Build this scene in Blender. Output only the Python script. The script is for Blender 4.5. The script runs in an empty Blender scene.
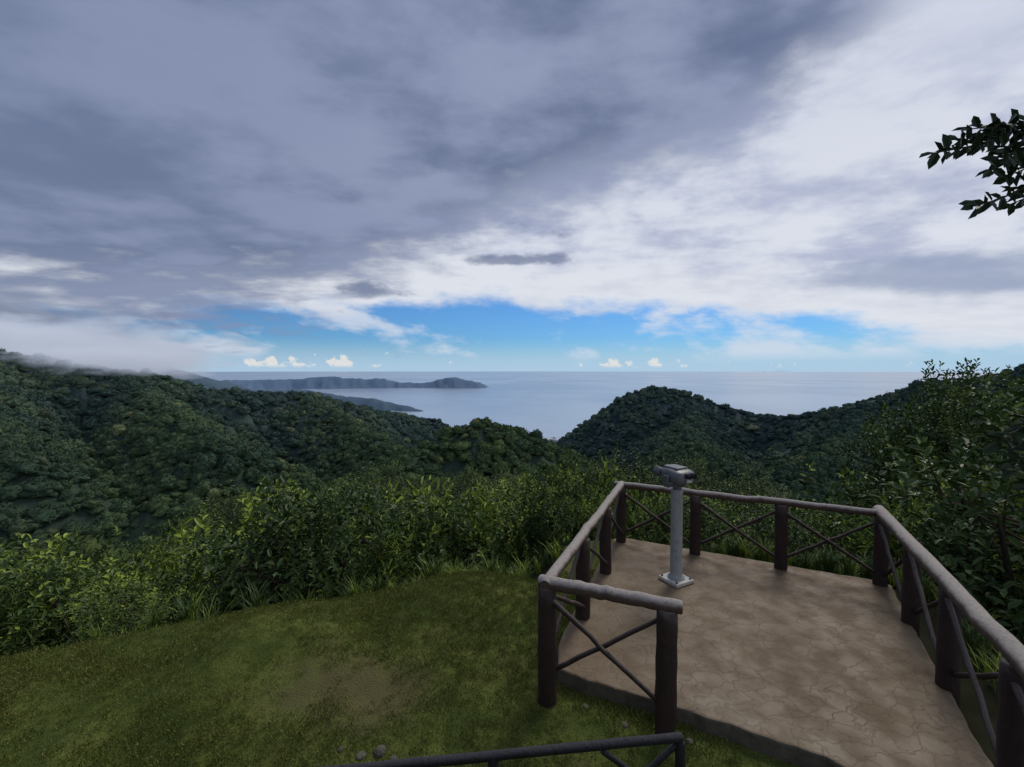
import bpy, math, numpy as np
from mathutils import Vector, Matrix
rng = np.random.default_rng(7)
scene = bpy.context.scene
CAM_H = 2.7
F = 445.0
SEA = -450.0

# ------------------------------------------------------------------ numpy noise
_tab = np.random.default_rng(3).random((256, 256))
def vnoise(x, y):
    xi = np.floor(x).astype(int); yi = np.floor(y).astype(int)
    fx = x - xi; fy = y - yi
    fx = fx*fx*(3-2*fx); fy = fy*fy*(3-2*fy)
    a = _tab[xi % 256, yi % 256]; b = _tab[(xi+1) % 256, yi % 256]
    c = _tab[xi % 256, (yi+1) % 256]; d = _tab[(xi+1) % 256, (yi+1) % 256]
    return (a*(1-fx)+b*fx)*(1-fy)+(c*(1-fx)+d*fx)*fy
def fbm(x, y, o=5):
    s = 0; a = 0.5; t = 0
    for i in range(o):
        s = s + a*vnoise(x*2**i+17.3*i, y*2**i+9.1*i); t += a; a *= 0.5
    return s/t
def ridged(x, y, o=4):
    s = 0; a = 0.5; t = 0
    for i in range(o):
        s = s + a*(1-np.abs(2*vnoise(x*2**i+7.7*i, y*2**i+3.1*i)-1)); t += a; a *= 0.5
    return s/t

# ------------------------------------------------------------------ terrain
def img_pt(px, py, d):            # point from image pixel coordinates: bearing + elevation tangent at chosen distance d
    return ((px-512)/F*d, d, CAM_H+(371-py)/F*d)
RIDGES = [
 ([img_pt(-500,330,700), img_pt(-200,340,800), img_pt(0,353,850), img_pt(60,361,850), img_pt(120,371,880), img_pt(160,377,900), img_pt(200,387,1000), img_pt(260,393,1000), img_pt(310,393,1050),
   img_pt(350,406,1200), img_pt(400,415,1400), img_pt(425,424,1600), img_pt(450,437,1900)], .56, 18, 110, 7),
 ([img_pt(120,376,880), img_pt(170,404,600), img_pt(215,440,430)], .75, 5, 40, 8),
 ([img_pt(300,394,1050), img_pt(345,416,800), img_pt(392,446,560)], .7, 5, 50, 8),
 ([img_pt(0,356,850), img_pt(-20,404,520), img_pt(10,452,350)], .75, 5, 40, 8),
 ([img_pt(330,482,300), img_pt(385,462,350), img_pt(430,440,430), img_pt(455,424,450), img_pt(477,415,450), img_pt(500,426,445), img_pt(530,442,430), img_pt(560,456,415), img_pt(600,468,400), img_pt(660,482,330), img_pt(700,500,250)], .6, 9, 22, 9),
 ([img_pt(588,446,1500), img_pt(595,432,1450), img_pt(605,413,1400), img_pt(624,396,1350), img_pt(650,387,1300), img_pt(680,390,1270), img_pt(712,402,1250), img_pt(748,413,1200), img_pt(790,417,1100),
   img_pt(830,410,1000), img_pt(870,398,900), img_pt(920,386,800), img_pt(980,376,700), img_pt(1100,350,700), img_pt(1500,300,700)], .78, 12, 60, 8),
 ([img_pt(700,403,1250), img_pt(690,432,800), img_pt(720,458,560)], .65, 6, 40, 8),
 ([img_pt(870,402,900), img_pt(850,436,560), img_pt(800,476,380)], .65, 6, 40, 8),
 ([img_pt(-200,330,2600), img_pt(30,345,2700), img_pt(100,355,2800), img_pt(150,364,3000), img_pt(190,373,3400), img_pt(215,382,3900), img_pt(240,391,4500)], .45, 60, 120, 4),
 ([img_pt(245,392,4600), img_pt(300,390,5600), img_pt(345,397,5400), img_pt(375,400,5200), img_pt(405,407,5000), img_pt(424,413,4850)], .45, 50, 50, 0),
 ([img_pt(150,380,9000), img_pt(220,381,9500), img_pt(255,381,10500), img_pt(290,379,11000), img_pt(335,377.5,11200), img_pt(380,379,11500), img_pt(400,383.5,11500), img_pt(425,383,11600), img_pt(440,379.8,11700), img_pt(455,378.2,11600), img_pt(470,381,11500)], .5, 60, 110, 0),
]
PLAT = np.array([(-9,-6),(-9,2.0),(-7,3.1),(-4.9,4.15),(-3.54,4.75),(-2.4,5.1),(-1.3,5.42),(-.8,5.7),(-.4,5.85),(.0,5.75),(.4,5.6),(.75,5.9),(1.35,7.2),(1.8,7.3),(4.95,5.75),(4.98,5.3),(3.55,2.6),(3.1,0),(3.1,-6)], float)
def plat_dist(X, Y):
    n = len(PLAT); dmin = np.full(X.shape, 1e9); inside = np.zeros(X.shape, bool)
    for i in range(n):
        x1, y1 = PLAT[i]; x2, y2 = PLAT[(i+1) % n]
        dx, dy = x2-x1, y2-y1
        t = np.clip(((X-x1)*dx+(Y-y1)*dy)/(dx*dx+dy*dy), 0, 1)
        dmin = np.minimum(dmin, np.hypot(X-x1-t*dx, Y-y1-t*dy))
        c = ((y1 > Y) != (y2 > Y))
        xx = (x2-x1)*(Y-y1)/((y2-y1) if y2 != y1 else 1e-9)+x1
        inside ^= (c & (X < xx))
    return np.where(inside, -dmin, dmin)
BR = np.array([0,12,20,60,150,400,1000,2000,2850,3100,5000,20000.])
BZ = np.array([-4.2,-4.6,-7,-20,-50,-135,-285,-410,-445,-458,-475,-480.])
def height(X, Y):
    X = np.asarray(X, float); Y = np.asarray(Y, float)
    R = np.hypot(X, Y)
    base = np.interp(R, BR, BZ)
    amp = np.clip((R-15)*.06, 0, 24)
    base = base + (fbm(X/160+5, Y/160+2, 5)-.5)*2*amp*np.clip((3300-R)/800, 0.05, 1)
    h = base
    for pts, k, w, na, drop in RIDGES:
        best = np.full(X.shape, -1e9); D = np.zeros(X.shape)
        for (x1,y1,z1),(x2,y2,z2) in zip(pts[:-1], pts[1:]):
            dx, dy = x2-x1, y2-y1
            t = np.clip(((X-x1)*dx+(Y-y1)*dy)/(dx*dx+dy*dy), 0, 1)
            d = np.hypot(X-x1-t*dx, Y-y1-t*dy)
            z = z1+(z2-z1)*t-drop - k*(np.sqrt(d*d+w*w)-w)
            upd = z > best
            best = np.where(upd, z, best); D = np.where(upd, d, D)
        wl = 210 if na < 115 else 700
        nz = (ridged(X/wl+1.3, Y/wl+4.1, 4)-.64)*2.0
        best = best + nz*np.minimum(D*.5, na)
        h = np.maximum(h, best)
    s = plat_dist(X, Y)
    so = np.maximum(s, 0)
    drop = .95*(np.sqrt(so*so+.45**2)-.45)
    loc = -.13 - drop + .22*np.exp(-(((X+.6)/.9)**2+((Y-5.3)/.7)**2)) + .18*np.exp(-(((X+2.6)/1.3)**2+((Y-4.4)/.7)**2))
    loc = loc + (fbm(X*.8+3, Y*.8, 3)-.5)*.34*np.clip(-s*1.2+.5, 0, 1)*np.clip((.3-X)*1.2,0.15,1)
    terr = np.clip((2.4-Y)/1.1, 0, 1); terr = terr*terr*(3-2*terr)*np.clip((1.6-X)/.6, 0, 1)
    loc = loc + 1.1*terr*(s < 0)
    near = R < 60
    return np.where(near & (loc > h), loc, h)

def mesh_obj(name, V, Fc, mats=(), mi=None, smooth=False, tone=None):
    me = bpy.data.meshes.new(name)
    me.from_pydata([tuple(v) for v in V] if not isinstance(V, np.ndarray) else V.tolist(), [], Fc if not isinstance(Fc, np.ndarray) else Fc.tolist())
    for m in mats: me.materials.append(m)
    if mi is not None: me.polygons.foreach_set('material_index', np.asarray(mi, dtype=np.int32))
    if smooth is True: me.polygons.foreach_set('use_smooth', np.ones(len(me.polygons), bool))
    elif smooth is not False: me.polygons.foreach_set('use_smooth', np.asarray(smooth, bool))
    if tone is not None:
        at = me.attributes.new('tone', 'FLOAT', 'POINT'); at.data.foreach_set('value', np.asarray(tone, dtype=np.float32))
    me.update()
    return bpy.data.objects.new(name, me)
def link(o, parent=None):
    scene.collection.objects.link(o)
    if parent: o.parent = parent
    return o
def empty(name, loc=(0,0,0)):
    e = bpy.data.objects.new(name, None); e.location = loc; scene.collection.objects.link(e); e.empty_display_size = .2
    return e

# ------------------------------------------------------------------ node helpers
class S:
    def __init__(s, sock, nt): s.s = sock; s.nt = nt
    def _m(s, op, *o, clamp=False):
        n = s.nt.nodes.new('ShaderNodeMath'); n.operation = op; n.use_clamp = clamp
        for i, v in enumerate((s,)+o):
            if isinstance(v, S): s.nt.links.new(v.s, n.inputs[i])
            else: n.inputs[i].default_value = v
        return S(n.outputs[0], s.nt)
    def __add__(s, o): return s._m('ADD', o)
    __radd__ = __add__
    def __mul__(s, o): return s._m('MULTIPLY', o)
    __rmul__ = __mul__
    def __sub__(s, o): return s._m('SUBTRACT', o)
    def __rsub__(s, o): return (s*-1)+o
    def __truediv__(s, o): return s._m('DIVIDE', o)
def inp(nt, sock, v):
    if isinstance(v, S): nt.links.new(v.s, sock)
    elif v is not None:
        if hasattr(sock.default_value, '__len__') and len(sock.default_value) == 4 and len(v) == 3: v = (*v, 1)
        sock.default_value = v
def sstep(x, lo, hi, a=0., b=1.):
    n = x.nt.nodes.new('ShaderNodeMapRange'); n.interpolation_type = 'SMOOTHSTEP'
    inp(x.nt, n.inputs[0], x)
    for i, v in enumerate((lo, hi, a, b)): inp(x.nt, n.inputs[i+1], v)
    return S(n.outputs[0], x.nt)
def noise(nt, vec, scale, detail=4, rough=.5, dist=0., dim='3D'):
    n = nt.nodes.new('ShaderNodeTexNoise'); n.noise_dimensions = dim
    inp(nt, n.inputs['Vector'], vec); n.inputs['Scale'].default_value = scale; n.inputs['Detail'].default_value = detail
    n.inputs['Roughness'].default_value = rough; n.inputs['Distortion'].default_value = dist
    return S(n.outputs[0], nt)
def comb(nt, x, y, z=0.):
    n = nt.nodes.new('ShaderNodeCombineXYZ')
    for i, v in enumerate((x, y, z)): inp(nt, n.inputs[i], v)
    return S(n.outputs[0], nt)
def sep(nt, v):
    n = nt.nodes.new('ShaderNodeSeparateXYZ'); nt.links.new(v.s, n.inputs[0])
    return [S(o, nt) for o in n.outputs]
def mixc(nt, f, a, b, mode='MIX'):
    n = nt.nodes.new('ShaderNodeMix'); n.data_type = 'RGBA'; n.blend_type = mode
    inp(nt, n.inputs[0], f); inp(nt, n.inputs[6], a); inp(nt, n.inputs[7], b)
    return S(n.outputs[2], nt)
def mapping(nt, v, sc=(1,1,1), loc=(0,0,0), rot=(0,0,0)):
    n = nt.nodes.new('ShaderNodeMapping'); nt.links.new(v.s, n.inputs[0])
    n.inputs['Scale'].default_value = sc; n.inputs['Location'].default_value = loc; n.inputs['Rotation'].default_value = rot
    return S(n.outputs[0], nt)
def new_mat(name):
    m = bpy.data.materials.new(name); m.use_nodes = True; nt = m.node_tree
    b = nt.nodes['Principled BSDF']
    b.inputs['Specular IOR Level'].default_value = .3
    g = nt.nodes.new('ShaderNodeNewGeometry')
    return m, nt, b, S(g.outputs['Position'], nt), g
def diffuse(nt, c, rough=.5):          # cheap diffuse shader for the masses of foliage
    d = nt.nodes.new('ShaderNodeBsdfDiffuse'); nt.links.new(c.s, d.inputs[0])
    nt.nodes.remove(nt.nodes['Principled BSDF']); nt.links.new(d.outputs[0], nt.nodes['Material Output'].inputs[0])
    return d
def bump(nt, b, h, strength=.5, dist=.02):
    n = nt.nodes.new('ShaderNodeBump'); n.inputs['Strength'].default_value = strength; n.inputs['Distance'].default_value = dist
    nt.links.new(h.s, n.inputs['Height']); nt.links.new(n.outputs[0], b.inputs['Normal'])
def srgb(r, g, b):
    f = lambda c: (c/255/12.92) if c/255 <= .04045 else ((c/255+.055)/1.055)**2.4
    return (f(r), f(g), f(b))
def vlen(nt, v):
    n = nt.nodes.new('ShaderNodeVectorMath'); n.operation = 'LENGTH'; nt.links.new(v.s, n.inputs[0]); return S(n.outputs['Value'], nt)
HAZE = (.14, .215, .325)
def haze(nt, pos, col, scale=5500.):  # aerial haze painted into the base colour, growing with distance from the origin
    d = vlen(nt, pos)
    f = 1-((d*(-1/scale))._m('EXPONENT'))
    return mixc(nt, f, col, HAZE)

def leaf_mat(name, dark, light, young, rough=.5, hz=False, spec=.3, cheap=False):
    m, nt, b, pos, g = new_mat(name)
    rnd = S(g.outputs['Random Per Island'], nt)
    oi = nt.nodes.new('ShaderNodeObjectInfo'); ornd = S(oi.outputs['Random'], nt)
    at = nt.nodes.new('ShaderNodeAttribute'); at.attribute_name = 'tone'; tone = S(at.outputs['Fac'], nt)
    c = mixc(nt, (rnd*.4+ornd*.6), dark, light)
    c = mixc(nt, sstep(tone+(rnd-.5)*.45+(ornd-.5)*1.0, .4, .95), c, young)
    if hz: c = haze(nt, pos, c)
    if cheap: diffuse(nt, c); return m
    nt.links.new(c.s, b.inputs['Base Color']); b.inputs['Roughness'].default_value = rough; b.inputs['Specular IOR Level'].default_value = spec
    return m
M_leaf = leaf_mat('shrub_leaves', (.032,.062,.015), (.11,.175,.028), (.33,.41,.055))
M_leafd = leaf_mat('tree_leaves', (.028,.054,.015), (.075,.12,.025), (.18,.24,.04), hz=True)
M_leafb = leaf_mat('branch_leaves', (.02,.035,.012), (.035,.06,.018), (.05,.08,.02))
M_grass = leaf_mat('grass_blades', (.09,.12,.028), (.175,.205,.045), (.26,.26,.075), cheap=True)
def bark_mat():
    m, nt, b, pos, g = new_mat('bark')
    n = noise(nt, mapping(nt, pos, (8,8,2)), 2, 3)
    diffuse(nt, mixc(nt, n, (.03,.022,.015), (.12,.10,.075)))
    return m
M_bark = bark_mat()
def crown_mat():
    m, nt, b, pos, g = new_mat('forest_canopy')
    oi = nt.nodes.new('ShaderNodeObjectInfo'); r = S(oi.outputs['Random'], nt)
    isl = S(g.outputs['Random Per Island'], nt)
    big = noise(nt, pos, .007, 2)
    c = mixc(nt, r, (.030,.055,.016), (.092,.128,.028))
    c = mixc(nt, sstep(isl, .4, 1.)*.5, c, (.105,.145,.034))
    c = mixc(nt, sstep(r, .92, .98)*.75, c, (.21,.22,.075))
    c = mixc(nt, sstep(big, .42, .60)*.7, c, (.026,.048,.018))
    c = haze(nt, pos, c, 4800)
    diffuse(nt, c)
    return m
M_crown = crown_mat()
def terrain_mat():
    m, nt, b, pos, g = new_mat('hill_forest_ground')
    v = nt.nodes.new('ShaderNodeTexVoronoi'); nt.links.new(pos.s, v.inputs['Vector']); v.inputs['Scale'].default_value = .09
    vd = S(v.outputs['Distance'], nt)
    n = noise(nt, pos, .02, 5); n2 = noise(nt, pos, .2, 4)
    c = mixc(nt, sstep(n+(n2-.5)*.6, .35, .68), (.022,.040,.014), (.055,.082,.024))
    c = mixc(nt, sstep(vd, .2, .8)*.6, c, (.014,.024,.009))
    near = sstep(vlen(nt, pos), 25, 70)
    c = mixc(nt, near, mixc(nt, noise(nt, pos, 3, 4), (.014,.016,.007), (.035,.037,.015)), c)
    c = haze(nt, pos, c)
    nt.links.new(c.s, b.inputs['Base Color']); b.inputs['Roughness'].default_value = .9
    b.inputs['Specular IOR Level'].default_value = .1
    bump(nt, b, n2-vd*.6, .8, 4.)
    return m
M_terr = terrain_mat()

na, nr = 760, 560
az = np.radians(np.linspace(-100, 100, na)); rr = np.exp(np.linspace(math.log(.6), math.log(13500), nr))
A, Rr = np.meshgrid(az, rr, indexing='ij')
X = Rr*np.sin(A); Y = Rr*np.cos(A)
Z = height(X, Y)
inside = plat_dist(X, Y) < .5
Z = np.where(inside, Z-.06, Z)
V = np.stack([X, Y, Z], -1).reshape(-1, 3)
i = np.arange(na-1)[:, None]*nr+np.arange(nr-1)[None, :]
Fq = np.stack([i, i+1, i+nr+1, i+nr], -1).reshape(-1, 4)
zq = V[Fq][:, :, 2].max(1)
Fq = Fq[zq > SEA-25]
link(mesh_obj('hills', V, Fq[:, ::-1], [M_terr], smooth=True))

def sea_mat():
    m, nt, b, pos, g = new_mat('sea_water')
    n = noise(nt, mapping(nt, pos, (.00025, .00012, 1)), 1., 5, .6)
    c = mixc(nt, sstep(n, .38, .62), (.26,.345,.46), (.39,.475,.575))  # brighter bands: sheen on the water painted into the base colour
    c = mixc(nt, sstep(vlen(nt, pos), 4000, 60000)*.6, c, (.37,.45,.55))  # sea haze towards the horizon, also put into the base colour
    nt.links.new(c.s, b.inputs['Base Color'])
    b.inputs['Roughness'].default_value = .25; b.inputs['IOR'].default_value = 1.33
    b.inputs['Specular IOR Level'].default_value = .5
    bump(nt, b, noise(nt, pos, .02, 4, .7), .12, 4.)
    return m
Vs = [(0,0,SEA)]; Fs = []
rad = [500,2000,5000,10000,20000,40000,80000,140000]; K = 128
for r in rad:
    for k in range(K): Vs.append((r*math.cos(2*math.pi*k/K), r*math.sin(2*math.pi*k/K), SEA))
for k in range(K): Fs.append((0, 1+k, 1+(k+1) % K))
for q in range(len(rad)-1):
    for k in range(K):
        a = 1+q*K+k; a2 = 1+q*K+(k+1) % K
        Fs.append((a, a+K, a2+K, a2))
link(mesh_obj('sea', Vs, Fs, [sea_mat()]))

# ------------------------------------------------------------------ mesh builder
class MB:
    def __init__(s): s.V = []; s.F = []; s.MI = []; s.T = []; s.SM = []
    def add(s, V, Fc, mi=0, tone=None, sm=False):
        o = len(s.V); s.V.extend([tuple(v) for v in V]); s.F.extend([tuple(int(k)+o for k in f) for f in Fc])
        s.MI.extend([mi]*len(Fc)); s.SM.extend([sm]*len(Fc)); s.T.extend(list(tone) if tone is not None else [0.]*len(V))
    def tube(s, pts, rads, n=8, mi=0, jit=0., rg=None, cap=True):
        pts = [Vector(p) for p in pts]; V = []; Fc = []
        up = Vector((0,0,1)); d0 = (pts[-1]-pts[0]).normalized()
        if abs(d0.z) > .9: up = Vector((1,0,0))
        for i, p in enumerate(pts):
            d = (pts[min(i+1, len(pts)-1)]-pts[max(i-1, 0)]).normalized()
            sd = d.cross(up).normalized(); u2 = sd.cross(d)
            for k in range(n):
                a = 2*math.pi*k/n; r = rads[i]*(1+(rg.normal()*jit if rg is not None else 0))
                V.append(p+sd*math.cos(a)*r+u2*math.sin(a)*r)
        for i in range(len(pts)-1):
            for k in range(n): Fc.append((i*n+k, i*n+(k+1) % n, (i+1)*n+(k+1) % n, (i+1)*n+k))
        s.add(V, Fc, mi, sm=True)
        if cap:
            s.add(V[:n], [tuple(range(n))[::-1]], mi); s.add(V[-n:], [tuple(range(n))], mi)
    def leaves(s, pos, d, L, W, tone, mi=0, up=None, droop=.12, rg=rng):
        n = len(pos); d = d/np.linalg.norm(d, axis=1, keepdims=True)
        if up is None: up = np.array([0,0,1.])+rg.normal(size=(n,3))*.35
        sd = np.cross(d, up); sd /= np.linalg.norm(sd, axis=1, keepdims=True)+1e-9
        nm = np.cross(sd, d); L = L[:, None]; W = W[:, None]
        vs = np.stack([pos, pos+d*L*.32-sd*W*.46+nm*W*.18, pos+d*L*.72-sd*W*.42+nm*W*.12, pos+d*L-nm*L*droop,
                       pos+d*L*.72+sd*W*.42+nm*W*.12, pos+d*L*.32+sd*W*.46+nm*W*.18], 1).reshape(-1, 3)
        b = np.arange(n)*6
        f = np.concatenate([np.stack([b, b+3, b+2, b+1], 1), np.stack([b, b+5, b+4, b+3], 1)])
        s.add(vs.tolist(), f.tolist(), mi, np.repeat(tone, 6))
    def obj(s, name, mats, tone=True): return mesh_obj(name, s.V, s.F, mats, s.MI, s.SM, s.T if tone else None)

def make_shrub(name, H, R, nshoot, nleaf, L, seed, mat, trunk=False, upright=.7, wr=.46):
    g = np.random.default_rng(seed); mb = MB()
    zc = H*(.6 if trunk else .45); rz = H-zc-L*1.2
    lobes = g.normal(size=(8,3)); lobes[:,2] = np.abs(lobes[:,2])*.9; lobes /= np.linalg.norm(lobes, axis=1, keepdims=True); lobes[0] = (0,0,1)
    tips = []
    while len(tips) < nshoot:
        v = g.normal(size=3); v /= np.linalg.norm(v)
        if v[2] < -.6: continue
        k = .52+.55*np.max(lobes@v)**6
        rad = k*(g.random()**.22)
        tips.append([v[0]*R*rad, v[1]*R*rad, zc+v[2]*rz*rad])
    tips = np.array(tips)
    nm = 5
    for q in range(nm):
        a = q*2*math.pi/nm+g.random()
        end = Vector((math.cos(a)*R*.5, math.sin(a)*R*.5, zc+rz*.3))
        if trunk: st = Vector((0,0,H*.28))
        else: st = Vector((math.cos(a)*.1, math.sin(a)*.1, -.3))
        mid = st.lerp(end, .5)+Vector((0,0,.1*H))
        mb.tube([st, mid, end], [.018*H, .012*H, .005*H], 5, 1)
        for w in range(4):
            t = tips[g.integers(len(tips))]
            mb.tube([mid.lerp(end, g.random()), Vector(t)], [.006*H, .002*H], 3, 1, cap=False)
    if trunk: mb.tube([(0,0,-1), (0.03*H,0.02*H,H*.15), (0,0,H*.3), (0,0.02*H,H*.6)], [.035*H,.028*H,.024*H,.01*H], 8, 1)
    P = []; Dd = []; Tn = []; LL = []
    for t in tips:
        out = t-np.array([0,0,zc*.8]); out /= np.linalg.norm(out)+1e-6
        ax = out*(1-upright)+np.array([0,0,upright])+g.normal(size=3)*.22; ax /= np.linalg.norm(ax)
        sl = L*g.uniform(1.6, 3.2); y = g.random()
        side = np.cross(ax, g.normal(size=3)); side /= np.linalg.norm(side); s2 = np.cross(ax, side)
        rel = np.linalg.norm((t-np.array([0,0,zc]))/np.array([R,R,rz]))
        for q in range(nleaf):
            f = (q+.5)/nleaf; ang = q*2.4
            P.append(t+ax*sl*(f-.5)); dr = side*math.cos(ang)+s2*math.sin(ang)
            Dd.append(dr*(1.15-.45*f)+ax*(.15+.6*f)+g.normal(size=3)*.15)
            LL.append(L*g.uniform(.7,1.2)*(1-.25*f))
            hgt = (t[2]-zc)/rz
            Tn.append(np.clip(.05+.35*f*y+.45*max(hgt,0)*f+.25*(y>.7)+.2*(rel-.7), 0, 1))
    LL = np.array(LL)
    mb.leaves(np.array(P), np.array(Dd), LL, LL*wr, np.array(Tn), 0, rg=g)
    return mb.obj(name, [mat, M_bark])

def proto_coll(name, objs):
    c = bpy.data.collections.new(name)
    for o in objs: c.objects.link(o)
    return c
def scatter(name, P, rot, scl, idx, coll):
    me = bpy.data.meshes.new(name); P = np.asarray(P, float)
    me.from_pydata(P.tolist(), [], [])
    n = len(P)
    a = me.attributes.new('rot', 'FLOAT_VECTOR', 'POINT'); a.data.foreach_set('vector', np.asarray(rot, np.float32).ravel())
    a = me.attributes.new('scl', 'FLOAT_VECTOR', 'POINT'); a.data.foreach_set('vector', np.asarray(scl, np.float32).ravel())
    a = me.attributes.new('idx', 'INT', 'POINT'); a.data.foreach_set('value', np.asarray(idx, np.int32))
    o = bpy.data.objects.new(name, me); link(o)
    nt = bpy.data.node_groups.new(name+'_gn', 'GeometryNodeTree')
    nt.interface.new_socket('Geometry', in_out='INPUT', socket_type='NodeSocketGeometry')
    nt.interface.new_socket('Geometry', in_out='OUTPUT', socket_type='NodeSocketGeometry')
    gi = nt.nodes.new('NodeGroupInput'); go = nt.nodes.new('NodeGroupOutput')
    iop = nt.nodes.new('GeometryNodeInstanceOnPoints'); ci = nt.nodes.new('GeometryNodeCollectionInfo')
    ci.inputs['Collection'].default_value = coll; ci.inputs['Separate Children'].default_value = True; ci.inputs['Reset Children'].default_value = True
    def na_(nm, t):
        q = nt.nodes.new('GeometryNodeInputNamedAttribute'); q.data_type = t; q.inputs[0].default_value = nm
        return [s for s in q.outputs if s.enabled][0]
    e2r = nt.nodes.new('FunctionNodeEulerToRotation')
    nt.links.new(na_('rot', 'FLOAT_VECTOR'), e2r.inputs[0]); nt.links.new(e2r.outputs[0], iop.inputs['Rotation'])
    nt.links.new(na_('scl', 'FLOAT_VECTOR'), iop.inputs['Scale']); nt.links.new(na_('idx', 'INT'), iop.inputs['Instance Index'])
    iop.inputs['Pick Instance'].default_value = True
    nt.links.new(ci.outputs[0], iop.inputs['Instance']); nt.links.new(gi.outputs[0], iop.inputs['Points']); nt.links.new(iop.outputs[0], go.inputs[0])
    md = o.modifiers.new('scatter', 'NODES'); md.node_group = nt
    return o

# ------------------------------------------------------------------ distant forest crowns
import bmesh
def make_crown(name, seed):
    g = np.random.default_rng(seed); bm = bmesh.new(); bmesh.ops.create_icosphere(bm, subdivisions=3, radius=1)
    ox, oy = g.random(2)*50
    lob = g.normal(size=(9,3)); lob /= np.linalg.norm(lob, axis=1, keepdims=True)
    Vv = np.array([v.co[:] for v in bm.verts]); Fc = [[v.index for v in f.verts] for f in bm.faces]; bm.free()
    k = .62+.32*np.max(Vv@lob.T, axis=1)**4+.42*(fbm(Vv[:,0]*3.5+ox+9, Vv[:,1]*3.5+Vv[:,2]*2.3+oy+9, 3)-.5)
    Vc = Vv*k[:, None]*np.array([1,1,.8])
    Fc = [f for f in Fc if max(Vc[j][2] for j in f) > -.35]
    mb = MB(); mb.add(Vc.tolist(), Fc, 0, None, False)
    ids = np.where(Vc[:,2] > -.1)[0]
    n = 110; ii = ids[g.integers(len(ids), size=n)]; p = Vc[ii]*g.uniform(.92,1.08,size=(n,1)); d = Vv[ii]*.7+g.normal(size=(n,3))*.8
    mb.leaves(p, d, g.uniform(.12,.24,n), g.uniform(.10,.2,n), np.zeros(n), 0, rg=g)
    return mb.obj(name, [M_crown])
crowns = proto_coll('canopy_crowns', [make_crown('crown_%d' % k, 20+k) for k in range(6)])
def ring(r0, r1, spacing, amin=-56, amax=56):
    g = rng; area = math.radians(amax-amin)*(r1*r1-r0*r0)/2; n = int(area/spacing**2)
    r = np.sqrt(g.uniform(r0*r0, r1*r1, n)); a = np.radians(g.uniform(amin, amax, n))
    return r*np.sin(a), r*np.cos(a)
P = []; SC = []
for r0, r1, sp, sz in [(130,350,4.8,3.7),(350,800,6.8,4.8),(800,1500,10,6.4),(1500,2300,20,10.5)]:
    x, y = ring(r0, r1, sp); z = height(x, y)
    ok = z > SEA+8
    x, y, z = x[ok], y[ok], z[ok]
    s = sz*np.exp(rng.normal(size=len(x))*.40)
    s = np.minimum(s, sz*2.2)
    P.append(np.stack([x, y, z+s*.15+3.5*rng.random(len(x))**2], 1)); SC.append(np.stack([s*rng.uniform(.8,1.25,len(x)), s, s*rng.uniform(.6,1.35,len(x))], 1))
P = np.concatenate(P); SC = np.concatenate(SC)
scatter('forest', P, np.stack([rng.uniform(-.35,.35,len(P)), rng.uniform(-.35,.35,len(P)), rng.uniform(0,6.28,len(P))], 1), SC, rng.integers(0,6,len(P)), crowns)
print('crowns', len(P))

# ------------------------------------------------------------------ near vegetation
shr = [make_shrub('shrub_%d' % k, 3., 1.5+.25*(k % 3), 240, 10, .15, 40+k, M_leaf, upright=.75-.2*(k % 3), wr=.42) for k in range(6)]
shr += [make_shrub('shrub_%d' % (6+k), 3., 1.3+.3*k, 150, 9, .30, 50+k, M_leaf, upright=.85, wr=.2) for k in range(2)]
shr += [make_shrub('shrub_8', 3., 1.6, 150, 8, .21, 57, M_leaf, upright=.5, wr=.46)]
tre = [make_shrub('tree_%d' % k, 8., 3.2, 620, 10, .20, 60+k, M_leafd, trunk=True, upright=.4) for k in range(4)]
C_shr = proto_coll('shrub_kinds', shr); C_tre = proto_coll('tree_kinds', tre)
SKX = [-400,0,50,100,150,200,240,300,350,400,450,520,560,600,680,760,800,840,870,900,925,945,1024,1400]
SKY = [508,516,520,548,534,502,478,462,458,470,462,460,454,444,438,450,488,482,466,420,366,352,346,320]
def place(n, r0, r1, hmin, hmax, H0, lim=(-58,58), low=.55, wid=(.8,1.2), skyoff=0, power=1.3, clear=.42):
    m = n*40
    r = r0+(r1-r0)*rng.random(m)**power; a = np.radians(rng.uniform(lim[0], lim[1], m)); x = r*np.sin(a); y = r*np.cos(a)
    s = plat_dist(x, y); gz = height(x, y); sl = (np.interp(512+F*x/y, SKX, SKY)+skyoff-371)/F
    top = CAM_H-sl*y; Hh = (top-gz)*rng.uniform(low, 1., m); ok = Hh > hmin
    Hh = np.minimum(Hh, hmax*rng.uniform(.7,1,m)); ok &= s > .35+clear*Hh*.6
    x, y, gz, Hh = [q[ok][:n] for q in (x, y, gz, Hh)]
    k = Hh/H0; w = k*rng.uniform(wid[0], wid[1], len(k))
    return np.stack([x, y, gz-.1], 1), np.stack([w, w, k], 1)
P1, S1 = place(230, 8.0, 36, 1.2, 6, 3., low=.5, wid=(.7,1.05))
P2, S2 = place(90, 5.5, 12, .8, 4.0, 3., low=.5, wid=(.7,1.1), clear=.7, lim=(-58,36))
P5, S5 = place(40, 5, 11, .4, 2.2, 3., lim=(38,58), low=.4, wid=(.7,.95), clear=.85)
P1 = np.concatenate([P1, P2, P5]); S1 = np.concatenate([S1, S2, S5])
n = len(P1)
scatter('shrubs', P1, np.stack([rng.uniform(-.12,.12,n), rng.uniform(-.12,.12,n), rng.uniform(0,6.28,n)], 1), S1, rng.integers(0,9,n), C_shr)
P3, S3 = place(380, 30, 150, 3, 11, 8., power=1., low=.65, skyoff=8)
P4, S4 = place(30, 17, 36, 5, 18, 8., lim=(44.5,60), low=.82, wid=(.6,.9))
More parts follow.
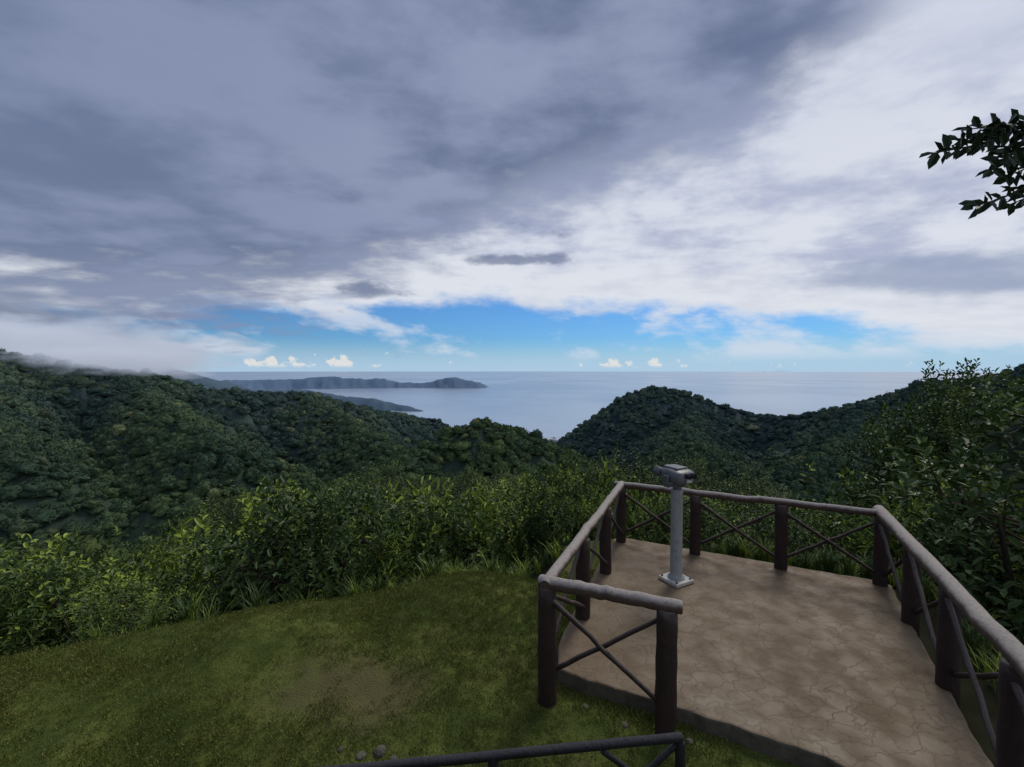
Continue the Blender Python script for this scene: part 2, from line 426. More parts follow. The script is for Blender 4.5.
P6, S6 = place(28, 14, 34, 2.5, 7, 8., lim=(-34,26), low=.85, skyoff=0, wid=(.7,1.1))
P3 = np.concatenate([P3, P4, P6]); S3 = np.concatenate([S3, S4, S6]); n = len(P3)
scatter('trees', P3, np.stack([rng.uniform(-.1,.1,n), rng.uniform(-.1,.1,n), rng.uniform(0,6.28,n)], 1), S3, rng.integers(0,4,n), C_tre)
print('shrubs', len(P1), 'trees', n, len(P4), len(P6))

# ------------------------------------------------------------------ lawn
def lawn_mat():
    m, nt, b, pos, g = new_mat('lawn_turf')
    big = noise(nt, pos, .9, 4); mid = noise(nt, pos, 5, 5, .6); fine = noise(nt, pos, 60, 3, .7)
    c = mixc(nt, sstep(mid*.5+big*.5, .40, .60), (.078,.108,.022), (.175,.20,.044))
    c = mixc(nt, sstep(fine, .3, .7)*.65, c, (.058,.075,.017))
    x, y, z = sep(nt, pos)
    dx = (x+1.3)*.9; dy = (y-3.75)*1.6
    w = 1-sstep((dx*dx+dy*dy)._m('SQRT')+(mid-.5)*1.1, .25, .85)
    w2 = sstep(big+(mid-.5)*.5, .55, .70)
    c = mixc(nt, (w._m('MAXIMUM', w2*.55))*.65, c, (.155,.118,.06))
    nt.links.new(c.s, b.inputs['Base Color']); b.inputs['Roughness'].default_value = .95; b.inputs['Specular IOR Level'].default_value = .1
    bump(nt, b, fine+mid*.6, .9, .025)
    return m
M_lawn = lawn_mat()
gx = np.arange(-9.5, 5.6, .05); gy = np.arange(-2, 8., .05)
GX, GY = np.meshgrid(gx, gy, indexing='ij'); GZ = height(GX, GY)+.014*(fbm(GX*9, GY*9, 3)-.5)
Vl = np.stack([GX, GY, GZ], -1).reshape(-1, 3); ny = len(gy)
i = np.arange(len(gx)-1)[:, None]*ny+np.arange(ny-1)[None, :]
Fl = np.stack([i, i+ny, i+ny+1, i+1], -1).reshape(-1, 4)
sdl = plat_dist(GX, GY).reshape(-1); cen = Vl[Fl].mean(1)
Fl = Fl[(sdl[Fl].max(1) < .45) & (cen[:,0] < 2.6)]
link(mesh_obj('lawn', Vl, Fl, [M_lawn], smooth=True))
def tuft(name, seed, nb, h, spread, w):
    g = np.random.default_rng(seed); mb = MB()
    p = np.c_[g.normal(size=(nb,2))*spread, np.zeros(nb)]; d = np.c_[g.normal(size=(nb,2))*.6, np.ones(nb)]
    L = h*g.uniform(.5,1.3,nb)
    mb.leaves(p, d, L, np.full(nb, w), g.random(nb), 0, up=g.normal(size=(nb,3)), rg=g)
    return mb.obj(name, [M_grass])
C_gr = proto_coll('turf_tufts', [tuft('tuft_%d' % k, 80+k, 14, .020, .028, .005) for k in range(4)])
DECK = [(.42,3.95),(.66,3.80),(1.03,3.63),(1.44,3.43),(1.79,3.23),(2.2,3.03),(2.35,2.85),(2.3,2.5),(2.0,2.0),(1.95,1.5),(2.80,1.5),(3.17,2.7),(3.34,3.06),(3.72,3.72),(4.26,4.66),(4.76,5.50),(4.68,5.64),(3.2,6.40),(1.86,7.08),(1.66,7.07),(1.27,6.3),(.96,5.5),(.67,4.86),(.45,4.3)]
def in_poly(x, y, poly):
    ins = np.zeros(x.shape, bool); n = len(poly)
    for q in range(n):
        x1, y1 = poly[q]; x2, y2 = poly[(q+1) % n]
        c = ((y1 > y) != (y2 > y)); xx = (x2-x1)*(y-y1)/((y2-y1) or 1e-9)+x1
        ins ^= (c & (x < xx))
    return ins
nG = 34000
x = rng.uniform(-7.5, 2.6, nG); y = rng.uniform(2.6, 6.2, nG)
ok = (plat_dist(x, y) < .25) & ~in_poly(x, y, DECK)
worn = np.exp(-(((x+1.3)*1.1)**2+((y-3.75)*2)**2)*2)
ok &= rng.random(nG) > worn*.8+.6*(fbm(x*1.3, y*1.3, 3) > .58)
x, y = x[ok], y[ok]; z = height(x, y); n = len(x); s = rng.uniform(.5,1.4,n)*(.6+.9*fbm(x*2, y*2, 3))
scatter('grass', np.stack([x, y, z], 1), np.stack([np.zeros(n), np.zeros(n), rng.uniform(0,6.28,n)], 1), np.stack([s,s,s],1), rng.integers(0,4,n), C_gr)
def clump(name, seed):
    g = np.random.default_rng(seed); mb = MB(); nb = 40
    for k in range(nb):
        a = g.random()*6.28; L = g.uniform(.35,.75); lean = g.uniform(.15,.75)
        p0 = np.array([g.normal()*.05, g.normal()*.05, 0]); dh = np.array([math.cos(a), math.sin(a), 0]); sdv = np.array([-math.sin(a), math.cos(a), 0])
        q = [p0+dh*L*lean*t*t+np.array([0,0,L*(t-.35*lean*t*t)]) for t in (0,.35,.7,1.)]; w = [.007,.008,.006,.0005]
        Vv = []
        for pp, ww in zip(q, w): Vv += [pp-sdv*ww, pp+sdv*ww]
        mb.add(Vv, [(0,1,3,2),(2,3,5,4),(4,5,7,6)], 0, [.15+.5*g.random()]*8)
    return mb.obj(name, [M_leaf])
C_cl = proto_coll('long_grass_kinds', [clump('clump_%d' % k, 90+k) for k in range(4)])
nC = 7000; x = rng.uniform(-9, 7, nC); y = rng.uniform(1.5, 9.5, nC); s = plat_dist(x, y)
dens = .14+.35*np.exp(-((x+1.2)/1.3)**2)+.3*(x > 3)
ok = (s > np.where(x > 3, .05, .4)) & (s < 1.8) & (rng.random(nC) < dens) & ~in_poly(x, y, DECK)
x, y = x[ok], y[ok]; z = height(x, y); n = len(x); k = rng.uniform(.3,.75,n)
scatter('long_grass', np.stack([x,y,z-.02],1), np.stack([np.zeros(n), np.zeros(n), rng.uniform(0,6.28,n)],1), np.stack([k,k,k],1), rng.integers(0,4,n), C_cl)
# a few half-buried stones in the turf by the steps and along the terrace edge
def stone_mat():
    m, nt, b, pos, g = new_mat('terrace_edge_stone')
    n = noise(nt, pos, 9, 5, .6)
    nt.links.new(mixc(nt, n, (.05,.045,.03), (.18,.155,.12)).s, b.inputs['Base Color']); b.inputs['Roughness'].default_value = .9
    bump(nt, b, n, .7, .03); return m
M_stone = stone_mat()
ms_ = MB(); g = np.random.default_rng(3)
for (sx, sy, sr) in [(-.95,3.13,.06),(-1.08,3.1,.035),(-.84,3.08,.03),(-1.25,3.16,.03),(.9,3.46,.035),(1.35,3.3,.035),(1.8,3.05,.04),(.62,3.66,.03)]:
    bm = bmesh.new(); bmesh.ops.create_icosphere(bm, subdivisions=2, radius=1); sc = g.uniform(.7,1.3,3)*sr
    zz = float(height(np.array([sx]), np.array([sy]))[0])
    vv = [(sx+v.co.x*sc[0]*g.uniform(.9,1.1), sy+v.co.y*sc[1]*g.uniform(.9,1.1), zz+v.co.z*sc[2]*.6) for v in bm.verts]
    ms_.add(vv, [[v.index for v in f.verts] for f in bm.faces]); bm.free()
link(ms_.obj('rocks', [M_stone], False))

# ------------------------------------------------------------------ terrace paving
def paving_mat():
    m, nt, b, pos, g = new_mat('stamped_paving')
    wn = nt.nodes.new('ShaderNodeTexNoise'); nt.links.new(pos.s, wn.inputs['Vector']); wn.inputs['Scale'].default_value = 7.; wn.inputs['Detail'].default_value = 3
    vm = nt.nodes.new('ShaderNodeVectorMath'); vm.operation = 'MULTIPLY_ADD'
    nt.links.new(wn.outputs['Color'], vm.inputs[0]); vm.inputs[1].default_value = (.26,.26,0); nt.links.new(pos.s, vm.inputs[2])
    w = mapping(nt, S(vm.outputs[0], nt), (1,1.35,0), rot=(0,0,math.radians(26)))
    v = nt.nodes.new('ShaderNodeTexVoronoi'); v.feature = 'DISTANCE_TO_EDGE'; v.inputs['Scale'].default_value = 5.; v.inputs['Randomness'].default_value = .8
    nt.links.new(w.s, v.inputs['Vector']); e = S(v.outputs['Distance'], nt)
    big = noise(nt, pos, .9, 5, .6); fine = noise(nt, pos, 28, 5, .7); mid = noise(nt, pos, 4, 4)
    x, y, z = sep(nt, pos)
    wearx = sstep(big+(3.8-y)*.12, .42, .78)
    c = mixc(nt, sstep(big, .35, .68), (.18,.12,.062), (.225,.158,.088))
    c = mixc(nt, wearx*.6, c, (.27,.22,.15))
    c = mixc(nt, sstep(mid, .43, .75)*.55, c, (.135,.094,.056))
    c = mixc(nt, sstep(fine, .35, .75)*.4, c, (.11,.08,.05))
    groove = 1-sstep(e, .004, .035)
    gn = sstep(noise(nt, pos, 1.6, 3), .36, .6)
    c = mixc(nt, groove*(gn*.30+.12), c, (.07,.052,.034))
    nt.links.new(c.s, b.inputs['Base Color'])
    rg_ = sstep(mid, .3, .7, .5, .8); nt.links.new(rg_.s, b.inputs['Roughness'])
    bump(nt, b, sstep(e, 0., .05)*.7+fine*.4+mid*.3, .42, .010)
    return m
bm = bmesh.new()
out = []
for q in range(len(DECK)):
    p, r_ = np.array(DECK[q]), np.array(DECK[(q+1) % len(DECK)]); m_ = max(1, int(np.linalg.norm(r_-p)/.08))
    for k in range(m_): out.append(p+(r_-p)*k/m_+rng.normal(size=2)*.006)
vs = [bm.verts.new((p[0], p[1], 0)) for p in out]; ftop = bm.faces.new(vs)
ftop.normal_update()
if ftop.normal.z < 0: ftop.normal_flip()
ex = bmesh.ops.extrude_face_region(bm, geom=[ftop])
for v in [e for e in ex['geom'] if isinstance(e, bmesh.types.BMVert)]:
    v.co.z = -.35
bmesh.ops.recalc_face_normals(bm, faces=bm.faces)
me = bpy.data.meshes.new('terrace'); bm.to_mesh(me); bm.free(); me.materials.append(paving_mat()); me.materials.append(M_stone)
for p in me.polygons: p.material_index = 0 if (abs(p.normal.z) > .5 and p.center.z > -.1) else 1
o = link(bpy.data.objects.new('paved_terrace', me))
bv = o.modifiers.new('bevel', 'BEVEL'); bv.width = .018; bv.segments = 2; bv.limit_method = 'ANGLE'; bv.angle_limit = math.radians(60)

# ------------------------------------------------------------------ log railing
def wood_mat(name, dark, mid_, top, topamt=1.):
    m, nt, b, pos, g = new_mat(name)
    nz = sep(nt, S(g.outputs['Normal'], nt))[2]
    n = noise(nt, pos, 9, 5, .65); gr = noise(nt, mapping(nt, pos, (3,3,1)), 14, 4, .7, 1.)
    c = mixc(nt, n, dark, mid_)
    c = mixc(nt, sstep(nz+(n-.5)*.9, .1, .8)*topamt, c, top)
    c = mixc(nt, sstep(gr, .5, .72)*.5, c, dark)
    nt.links.new(c.s, b.inputs['Base Color']); b.inputs['Roughness'].default_value = .75
    bump(nt, b, gr+n*.5, .7, .014)
    return m
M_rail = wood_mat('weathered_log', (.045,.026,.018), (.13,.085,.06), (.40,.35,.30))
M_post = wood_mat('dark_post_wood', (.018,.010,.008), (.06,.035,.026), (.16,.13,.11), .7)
def log(name, p0, p1, r0, r1, mat, parent, seg=14, n=16, bend=0.006):
    mb = MB(); g = np.random.default_rng(int(abs(p0[0]*917+p1[1]*331+r0*7777)*100) % 99999)
    p0 = Vector(p0); p1 = Vector(p1); P_ = []; R_ = []
    for k in range(seg+1):
        t = k/seg; q = p0.lerp(p1, t)+Vector(g.normal(size=3)*bend*math.sin(math.pi*t)); r = (r0+(r1-r0)*t)*(1+g.normal()*.018)
        P_.append(q); R_.append(r)
    d = (p1-p0).normalized()
    P_ = [P_[0]-d*.012]+P_+[P_[-1]+d*.012]; R_ = [r0*.82]+R_+[r1*.82]
    mb.tube(P_, R_, n, 0, .010, g)
    o = mb.obj(name, [mat], False); return link(o, parent)
RAIL_Z = .88
def railing(name, posts, rr=.055, pr=.08, over=(.08,.08), rail=RAIL_Z, skip_first=False):
    e = empty(name)
    for q, (x, y) in enumerate(posts):
        if skip_first and q == 0: continue
        log('post_%d' % (q+1), (x, y, -.5), (x, y, rail-.02), pr, pr*.94, M_post, e, 10, 18, .003)
    for q in range(len(posts)-1):
        a = Vector((*posts[q], 0)); b = Vector((*posts[q+1], 0)); d = (b-a).normalized(); nn = Vector((-d.y, d.x, 0))*.03
        a2 = a+d*pr*.6; b2 = b-d*pr*.6
        log('brace_%d_a' % (q+1), a2+nn+Vector((0,0,.14)), b2+nn+Vector((0,0,rail-.11)), .023, .019, M_post, e, 8, 8, .004)
        log('brace_%d_b' % (q+1), a2-nn+Vector((0,0,rail-.11)), b2-nn+Vector((0,0,.14)), .023, .019, M_post, e, 8, 8, .004)
    a = Vector((*posts[0], rail+.02)); b = Vector((*posts[-1], rail+.02)); d = (b-a).normalized()
    log('top_rail', a-d*over[0], b+d*over[1], rr, rr*.92, M_rail, e, 20, 18, .005)
    return e
FL = (.30,3.72); FR = (1.19,3.36); BL = (1.72,6.94); BRt = (4.64,5.53); RE = (3.15,2.72); RE2 = (2.68,1.8)
lerp2 = lambda a, b, t: (a[0]+(b[0]-a[0])*t, a[1]+(b[1]-a[1])*t)
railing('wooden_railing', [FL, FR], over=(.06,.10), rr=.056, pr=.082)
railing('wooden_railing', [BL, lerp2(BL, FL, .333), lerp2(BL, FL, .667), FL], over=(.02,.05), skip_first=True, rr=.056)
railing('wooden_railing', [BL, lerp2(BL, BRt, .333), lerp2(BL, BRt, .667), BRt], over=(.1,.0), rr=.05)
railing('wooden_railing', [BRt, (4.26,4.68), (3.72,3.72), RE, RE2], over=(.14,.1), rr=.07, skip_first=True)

M_hand = wood_mat('painted_handrail', (.008,.008,.009), (.02,.02,.022), (.055,.055,.06), .7)
e = empty('stair_railing')
hp = [(-1.15,2.22,.62),(-.1,2.31,.66),(.93,2.40,.67)]
log('top_rail', hp[0], hp[2], .024, .024, M_hand, e, 20, 12, .002)
for q, p in enumerate(hp):
    gz = float(height(np.array([p[0]]), np.array([p[1]]))[0])
    log('post_%d' % (q+1), (p[0], p[1]-.0, gz-.2), (p[0], p[1], p[2]-.03), .03, .028, M_hand, e, 6, 12, .002)
log('lower_rail', (hp[0][0],hp[0][1],hp[0][2]-.3), (hp[2][0],hp[2][1],hp[2][2]-.3), .018, .018, M_hand, e, 12, 8, .003)
log('brace_a', (.90,2.40,.62), (.5,2.36,.3), .016, .016, M_hand, e, 6, 8, .002)
log('brace_b', (.5,2.36,.62), (.90,2.40,.3), .016, .016, M_hand, e, 6, 8, .002)

# ------------------------------------------------------------------ coin-operated viewer
def paint(name, col, rough, dirt, metal=0.):
    m, nt, b, pos, g = new_mat(name)
    n = noise(nt, pos, 14, 5, .7); n2 = noise(nt, mapping(nt, pos, (30,30,3)), 1, 4)
    c = mixc(nt, sstep(n, .45, .75)*.6, col, dirt); c = mixc(nt, sstep(n2, .55, .8)*.5, c, dirt)
    nt.links.new(c.s, b.inputs['Base Color']); b.inputs['Roughness'].default_value = rough; b.inputs['Metallic'].default_value = metal
    bump(nt, b, n, .15, .004); return m
M_pole = paint('grey_pole_paint', (.32,.33,.31), .5, (.15,.14,.12))
M_base = paint('pale_base_paint', (.55,.53,.46), .6, (.27,.24,.2))
M_head = paint('cast_metal', (.13,.135,.14), .42, (.05,.05,.05), .3)
M_lens = paint('lens_glass', (.01,.01,.012), .08, (.02,.02,.02))
vw = empty('coin_operated_binoculars', (2.10, 5.62, 0)); vw.rotation_euler = (0,0,math.radians(28))
def add_bm(name, bm, mat, parent, smooth=True, bevel=None):
    me = bpy.data.meshes.new(name); bm.to_mesh(me); bm.free(); me.materials.append(mat)
    if smooth:
        for p in me.polygons: p.use_smooth = True
    o = bpy.data.objects.new(name, me); link(o, parent)
    if bevel:
        b_ = o.modifiers.new('b', 'BEVEL'); b_.width = bevel; b_.segments = 3; b_.limit_method = 'ANGLE'
    if smooth:
        me.set_sharp_from_angle(angle=math.radians(40))
    return o
def lathe(name, prof, mat, parent, n=32, M=None):
    V = []; Fc = []
    for r, z in prof:
        for k in range(n): V.append((r*math.cos(2*math.pi*k/n), r*math.sin(2*math.pi*k/n), z))
    for q in range(len(prof)-1):
        for k in range(n): Fc.append((q*n+k, q*n+(k+1) % n, (q+1)*n+(k+1) % n, (q+1)*n+k))
    Fc.append(tuple(range(n))[::-1]); Fc.append(tuple((len(prof)-1)*n+k for k in range(n)))
    o = mesh_obj(name, V, Fc, [mat], smooth=True); o.data.set_sharp_from_angle(angle=math.radians(40))
    link(o, parent)
    if M is not None: o.matrix_local = M
    return o
def box(name, size, loc, mat, parent, bevel=.01, rot=(0,0,0)):
    bm = bmesh.new(); bmesh.ops.create_cube(bm, size=1)
    for v in bm.verts: v.co = Vector((v.co.x*size[0], v.co.y*size[1], v.co.z*size[2]))
    o = add_bm(name, bm, mat, parent, True, bevel); o.location = loc; o.rotation_euler = rot; return o
box('base_plate', (.31,.31,.045), (0,0,.0235), M_base, vw, .01)
for q, (bx, by) in enumerate([(-.12,-.12),(.12,-.12),(.12,.12),(-.12,.12)]):
    lathe('bolt_%d' % (q+1), [(.014,.046),(.014,.062),(.007,.068)], M_head, vw, 6, Matrix.Translation((bx,by,0)))
lathe('column', [(.105,.046),(.105,.06),(.08,.085),(.074,.10),(.072,1.14),(.078,1.15),(.078,1.18),(.06,1.19)], M_pole, vw)
lathe('swivel_neck', [(.055,1.185),(.055,1.21),(.07,1.215),(.07,1.235),(.045,1.24)], M_head, vw)
box('yoke', (.40,.09,.035), (0,0,1.25), M_head, vw, .012)
for k_, sx in enumerate((-1, 1)): box('yoke_arm_%d' % (k_+1), (.024,.085,.13), (sx*.2,0,1.32), M_head, vw, .008)
def superbody(name, mat):
    bm = bmesh.new(); bmesh.ops.create_uvsphere(bm, u_segments=40, v_segments=24, radius=1)
    for v in bm.verts:
        c = v.co; p = .62
        f = lambda t: math.copysign(abs(t)**p, t)
        x, y, z = f(c.x), f(c.y), f(c.z)
        v.co = Vector((x*.178*(1-.12*max(y,0)), y*.19, z*.092*(1-.18*max(y,0))+.02*y))
    return add_bm(name, bm, mat, vw)
hb = superbody('housing', M_head); hb.location = (0,0,1.37)
for q, sx in enumerate((-.09, .09)):
    M = Matrix.Translation((sx, .15, 1.38)) @ Matrix.Rotation(-math.pi/2, 4, 'X')
    lathe('objective_%d' % (q+1), [(.055,0),(.058,.07),(.066,.075),(.066,.11),(.057,.11),(.054,.095)], M_head, vw, 28, M)
    lathe('lens_%d' % (q+1), [(.052,.0),(.052,.097)], M_lens, vw, 24, M)
    M2 = Matrix.Translation((sx*.45, -.16, 1.395)) @ Matrix.Rotation(math.pi/2, 4, 'X')
    lathe('eyepiece_%d' % (q+1), [(.028,0),(.028,.05),(.036,.055),(.036,.078),(.026,.08)], M_lens, vw, 24, M2)
box('coin_slot', (.09,.02,.05), (0,-.188,1.33), M_base, vw, .005)
box('top_hood', (.2,.22,.03), (0,.03,1.46), M_head, vw, .013)

# ------------------------------------------------------------------ overhanging tree on the right
tr = MB(); g = np.random.default_rng(5)
tr.tube([(5.3,3.3,-2.2),(5.25,3.25,0),(5.1,3.2,2.0),(5.2,3.1,3.6),(5.0,3.0,5.2),(5.1,2.8,6.6)], [.19,.16,.14,.12,.09,.05], 14, 1, .03, g)
def twig(pts, r0, nl, L, spread=.9, start=.2):
    pts = [Vector(p) for p in pts]; tr.tube(pts, list(np.linspace(r0, .003, len(pts))), 6, 1)
    cum = [0]
    for a, b in zip(pts[:-1], pts[1:]): cum.append(cum[-1]+(b-a).length)
    P_ = []; D_ = []
    for k in range(nl):
        t = (start+(1-start)*(k+.5)/nl)*cum[-1]; q = max(j for j in range(len(cum)-1) if cum[j] <= t)
        a, b = pts[q], pts[q+1]; d = (b-a).normalized(); p = a.lerp(b, (t-cum[q])/(cum[q+1]-cum[q]))
        ang = k*2.4; s = d.cross(Vector((0,0,1))).normalized(); u = s.cross(d)
        P_.append(p); D_.append(d*.6+(s*math.cos(ang)+u*math.sin(ang))*spread+Vector(g.normal(size=3)*.2))
    P_.append(pts[-1]); D_.append((pts[-1]-pts[-2]).normalized())
    Ls = L*g.uniform(.75,1.15,len(P_))
    tr.leaves(np.array([list(p) for p in P_]), np.array([list(d) for d in D_]), Ls, Ls*.5, np.full(len(P_), .2), 0, up=np.array([0,-.8,.6])+g.normal(size=(len(P_),3))*.5, rg=g)
def at(px, py, d): return ((px-512)/F*d, d, CAM_H+(371-py)/F*d)
tr.tube([(5.2,3.1,3.7),(4.3,2.9,4.05),(3.6,2.75,4.1),(3.1,2.65,4.1)], [.07,.045,.03,.018], 8, 1)
b0 = at(1040,140,2.65)
twig([b0, at(1000,130,2.6), at(964,134,2.55)], .009, 22, .09)
twig([at(1000,130,2.6), at(968,150,2.6), at(930,157,2.6)], .007, 24, .09)
twig([b0, at(1010,152,2.65), at(985,174,2.6)], .008, 22, .09)
twig([at(1010,152,2.65), at(975,150,2.7), at(952,144,2.7)], .006, 18, .09)
twig([b0, at(1020,134,2.65), at(990,140,2.6)], .006, 18, .09)
twig([b0, at(1015,160,2.7), at(1000,165,2.7)], .006, 14, .09)
twig([at(1060,160,2.7), at(1025,187,2.7), at(995,202,2.65), at(968,209,2.6)], .008, 26, .09)
twig([at(1060,160,2.7), at(1020,172,2.7), at(1000,180,2.7)], .007, 16, .09)
twig([at(1070,190,2.7), at(1030,197,2.7), at(1005,207,2.7)], .007, 16, .09)
twig([at(1070,120,2.8), at(1030,124,2.75), at(1000,130,2.75)], .008, 16, .09)
twig([at(1060,-40,2.9), at(1030,-15,2.8), at(1008,-6,2.7)], .007, 7, .10)
# drooping leafy bough at the right edge
tr.tube([(5.2,3.2,2.2),at(1110,400,3.6),at(1060,410,3.6)], [.05,.03,.015], 7, 1)
twig([at(1060,410,3.6), at(1030,425,3.6), at(1000,445,3.55)], .01, 20, .14)
twig([at(1060,410,3.6), at(1040,440,3.6), at(1015,470,3.55)], .01, 20, .14)
twig([at(1060,410,3.6), at(1050,450,3.7), at(1035,495,3.65)], .01, 18, .14)
for k in range(60):
    c = Vector((5.2,2.9,5.6)); v = Vector(g.normal(size=3)); v.normalize(); v.x = abs(v.x)*1.2
    s = c+v*.4; twig([s, s+v*.6, s+v*1.1+Vector((0,0,-.1))], .012, 14, .12)
link(tr.obj('overhanging_tree', [M_leafb, M_bark]))

# ------------------------------------------------------------------ village on the coast
def plain(name, c):
    m, nt, b, pos, g_ = new_mat(name); n = noise(nt, pos, .05, 2)
    nt.links.new(mixc(nt, n, c, tuple(k*.7 for k in c)).s, b.inputs['Base Color']); return m
mv = MB(); g = np.random.default_rng(11)
for k in range(110):
    d = g.uniform(2350, 2950); px = g.uniform(528, 588); x = (px-512)/F*d; z = float(height(np.array([x]), np.array([d]))[0])
    if z < SEA+1 : z = SEA+1.5
    w, l, hh = g.uniform(9,18), g.uniform(10,26), g.uniform(5,10); a = g.random()*3.14
    cs, sn = math.cos(a), math.sin(a); T = lambda X_, Y_, Z_: (x+X_*cs-Y_*sn, d+X_*sn+Y_*cs, z+Z_)
    c8 = [T(sx*w, sy*l, q) for q in (-4, hh) for sx, sy in ((-.5,-.5),(.5,-.5),(.5,.5),(-.5,.5))]
    mv.add(c8, [(0,1,5,4),(1,2,6,5),(2,3,7,6),(3,0,4,7)], 0)
    mv.add([T(-.55*w,-.53*l,hh), T(.55*w,-.53*l,hh), T(.55*w,.53*l,hh), T(-.55*w,.53*l,hh), T(0,-.53*l,hh+3), T(0,.53*l,hh+3)], [(0,1,4),(1,2,5,4),(2,3,5),(3,0,4,5)], 1 if k % 3 else 2)
link(mv.obj('coastal_village', [plain('white_walls', (.75,.75,.72)), plain('pale_roofs', (.6,.61,.62)), plain('red_roofs', (.25,.09,.06))], False))

# ------------------------------------------------------------------ mist draped over the left mountain (real volume;
# the small emission term stands for the multiple scattering a dense cloud has)
def mist(name, loc, size, dens, rot=0., lo=.08):
    bm = bmesh.new(); bmesh.ops.create_uvsphere(bm, u_segments=24, v_segments=12, radius=1)
    me = bpy.data.meshes.new(name); bm.to_mesh(me); bm.free()
    m = bpy.data.materials.new(name); m.use_nodes = True; nt = m.node_tree
    nt.nodes.remove(nt.nodes['Principled BSDF'])
    tc = nt.nodes.new('ShaderNodeTexCoord'); ob = S(tc.outputs['Object'], nt)
    r = vlen(nt, ob); n = noise(nt, mapping(nt, ob, (2.6,1.2,1.2), (loc[0]*.01,0,0)), 1.4, 3, .6)
    dn = sstep((1-r)*.9+(n-.5)*1.5, lo, .7)*dens
    vs_ = nt.nodes.new('ShaderNodeVolumeScatter'); vs_.inputs['Color'].default_value = (.9,.93,1,1)
    em = nt.nodes.new('ShaderNodeEmission'); em.inputs['Color'].default_value = (.16,.19,.255,1)
    nt.links.new(dn.s, em.inputs['Strength']); ad = nt.nodes.new('ShaderNodeAddShader')
    nt.links.new(vs_.outputs[0], ad.inputs[0]); nt.links.new(em.outputs[0], ad.inputs[1])
    nt.links.new(dn.s, vs_.inputs['Density']); nt.links.new(ad.outputs[0], nt.nodes['Material Output'].inputs['Volume'])
    me.materials.append(m); o = bpy.data.objects.new(name, me); o.location = loc; o.scale = size; o.rotation_euler = (0,0,rot); link(o)
mist('mist_cloud', (-1850, 1700, 75), (900, 420, 150), .014)
mist('mist_cloud', (-790, 840, 20), (340, 80, 34), .018, -.2, .0)

# ------------------------------------------------------------------ sky
SUN_EL, SUN_AZ = math.radians(48), math.radians(35)   # azimuth measured from +Y towards +X
w = bpy.data.worlds.new('World'); scene.world = w; w.use_nodes = True; nt = w.node_tree
try:
    w.cycles.sampling_method = 'MANUAL'; w.cycles.sample_map_resolution = 256
except Exception as ex_: print(ex_)
bg = nt.nodes['Background']; bg.inputs[1].default_value = .1
sky = nt.nodes.new('ShaderNodeTexSky'); sky.sky_type = 'NISHITA'; sky.sun_disc = False
sky.sun_elevation = SUN_EL; sky.sun_rotation = SUN_AZ; sky.altitude = 450; sky.air_density = 1.0; sky.dust_density = .6; sky.ozone_density = 2.
tc = nt.nodes.new('ShaderNodeTexCoord'); D_ = S(tc.outputs['Generated'], nt)
x, y, z = sep(nt, D_)
hz_ = ((x*x+y*y)._m('SQRT'))._m('MAXIMUM', .001)
e_ = z/hz_
a_ = x._m('ARCTAN2', y)
zc = (z._m('MAXIMUM', 0.))+.12
pl = comb(nt, x/zc, y/zc, 0.)
N2 = dict(dim='2D')
nM = noise(nt, mapping(nt, pl, (1.3,1.7,1), (4,2,0)), .8, 4, .5, **N2)
nP = noise(nt, mapping(nt, pl, (2.2,3.0,1), (9,5,0)), 1.1, 5, .56, **N2)
nS = noise(nt, mapping(nt, comb(nt, a_+e_*.5, e_*5.5, 0.), (2.2,1,1), (1,3,0)), 1.6, 5, .58, **N2)
nF = noise(nt, comb(nt, a_+1., e_*1.9, 3.), 7, 5, .6, **N2)
def curve(t, pts, lo, hi):
    n = nt.nodes.new('ShaderNodeFloatCurve'); c = n.mapping.curves[0]
    P_ = [((a-lo)/(hi-lo), b) for a, b in pts]
    c.points[0].location = P_[0]; c.points[1].location = P_[-1]
    for p in P_[1:-1]: c.points.new(*p)
    n.mapping.update()
    inp(nt, n.inputs['Value'], ((t-lo)/(hi-lo))); n.inputs['Factor'].default_value = 1
    return S(n.outputs[0], nt)
eb = curve(a_, [(-3.14,.05),(-1.2,.06),(-.8,.085),(-.6,.11),(-.4,.16),(-.16,.26),(.107,.38),(.4,.46),(.65,.56),(.76,.68),(1.0,.9),(3.14,.9)], -3.14, 3.14)
el = curve(a_, [(-3.14,.05),(-1.2,.07),(-.7,.10),(-.4,.13),(0,.133),(.3,.12),(.6,.08),(.85,.035),(3.14,.03)], -3.14, 3.14)
def blob(a0, e0, sa, se):
    u = (a_-a0)/sa; v = (e_-e0)/se
    return ((u*u+v*v)*-1)._m('EXPONENT')
C = lambda r, g_, b: tuple(k*10 for k in srgb(r, g_, b))
base = mixc(nt, 1., S(sky.outputs[0], nt), (.28,.57,.93), 'MULTIPLY')
base = mixc(nt, (1-sstep(e_, .0, .075))*.85, base, C(176,205,230))
st = sstep(nS+sstep(a_, 0., .7)*.20, .55, .72)*sstep(e_, .012, .04)
base = mixc(nt, st*.75, base, C(212,220,233))
Lm = sstep((e_-el)+(nS-.5)*.10+(nF-.5)*.04, -.008, .03)
lc = mixc(nt, sstep(nP*.35+nS*.4+nF*.25, .42, .64), C(218,223,234), C(176,184,209))
lc = mixc(nt, sstep(e_, .2, .75)*.4, lc, C(182,189,213))
edge = 1-sstep((e_-el), .03, .14)
lc = mixc(nt, edge*.7, lc, C(224,228,235))
col = mixc(nt, Lm, base, lc)
bm_ = blob(.74,.165,.22,.038)+blob(.95,.13,.2,.025)*.8+blob(.45,.10,.2,.012)*.4
mk = sstep(bm_*.75+(nS-.5)*1.0+(nF-.5)*.3, .36, .85)
col = mixc(nt, mk*.75, col, mixc(nt, nM, C(132,148,178), C(160,172,198)))
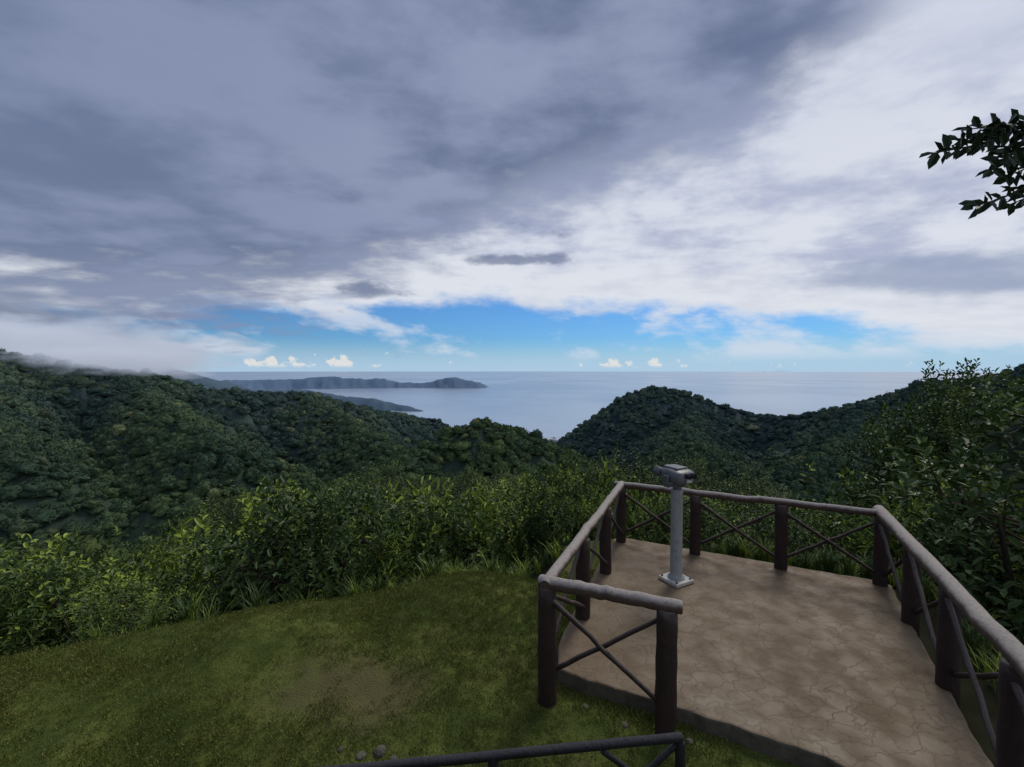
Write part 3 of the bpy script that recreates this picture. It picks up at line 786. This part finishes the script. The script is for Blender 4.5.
Dm = sstep((e_-eb)+(nM-.5)*.26+(nP-.5)*.20+(nF-.5)*.07, -.08, .09)
dc = mixc(nt, sstep(nM*.55+nP*.33+nF*.12, .38, .61), C(93,108,141), C(142,153,183))
dc = mixc(nt, sstep(a_*-1, -.1, .8)*.4, dc, C(104,120,152))
col = mixc(nt, Dm*.95, col, dc)
bs = blob(.02,.245,.15,.016)+blob(-.17,.225,.1,.02)*.8+blob(.12,.30,.05,.012)*.6+blob(-.3,.17,.12,.02)*.7
ms = sstep(bs*.6+(nS-.5)*.9+(nF-.5)*1.3, .28, .66)
col = mixc(nt, ms*.75, col, C(110,122,152))
col = mixc(nt, sstep(blob(.86,.62,.22,.2)+(nF-.5)*.4, .2, .9)*.7, col, C(208,214,229))
bk = sstep(blob(-1.05,.03,.42,.10)+(nF-.5)*.35, .25, .6)
col = mixc(nt, bk*.92, col, mixc(nt, nF, C(110,120,143), C(148,156,177)))
cu = noise(nt, comb(nt, a_*1., e_*1.1, 7.), 34, 3, .6, **N2)
cg = blob(-.50,.015,.05,.03)+blob(-.36,.015,.07,.035)+blob(.24,.012,.05,.025)*.8+blob(.33,.012,.04,.02)*.7+blob(.6,.015,.1,.02)*.5
cm = sstep(cg*.32+cu-(e_-.01)*5, .68, .80)*sstep(e_, .003, .012)
col = mixc(nt, cm*.8, col, C(232,229,222))
nt.links.new(col.s, bg.inputs[0])

sun = bpy.data.lights.new('sun', 'SUN'); sun.energy = 1.5; sun.angle = math.radians(20); sun.color = (1,.95,.86)
so = bpy.data.objects.new('sun', sun); link(so)
dv = Vector((math.sin(SUN_AZ)*math.cos(SUN_EL), math.cos(SUN_AZ)*math.cos(SUN_EL), math.sin(SUN_EL)))
so.rotation_euler = dv.to_track_quat('Z', 'Y').to_euler(); so.location = (0,0,30)

# ------------------------------------------------------------------ camera
cam = bpy.data.cameras.new('camera'); cam.sensor_width = 36; cam.lens = F/1024*36; cam.clip_end = 300000; cam.clip_start = .05
co = bpy.data.objects.new('camera', cam); link(co); co.location = (0,0,CAM_H); co.rotation_euler = (math.radians(90-1.74),0,0)
scene.camera = co
scene.view_settings.view_transform = 'Standard'; scene.view_settings.look = 'None'; scene.view_settings.exposure = 0
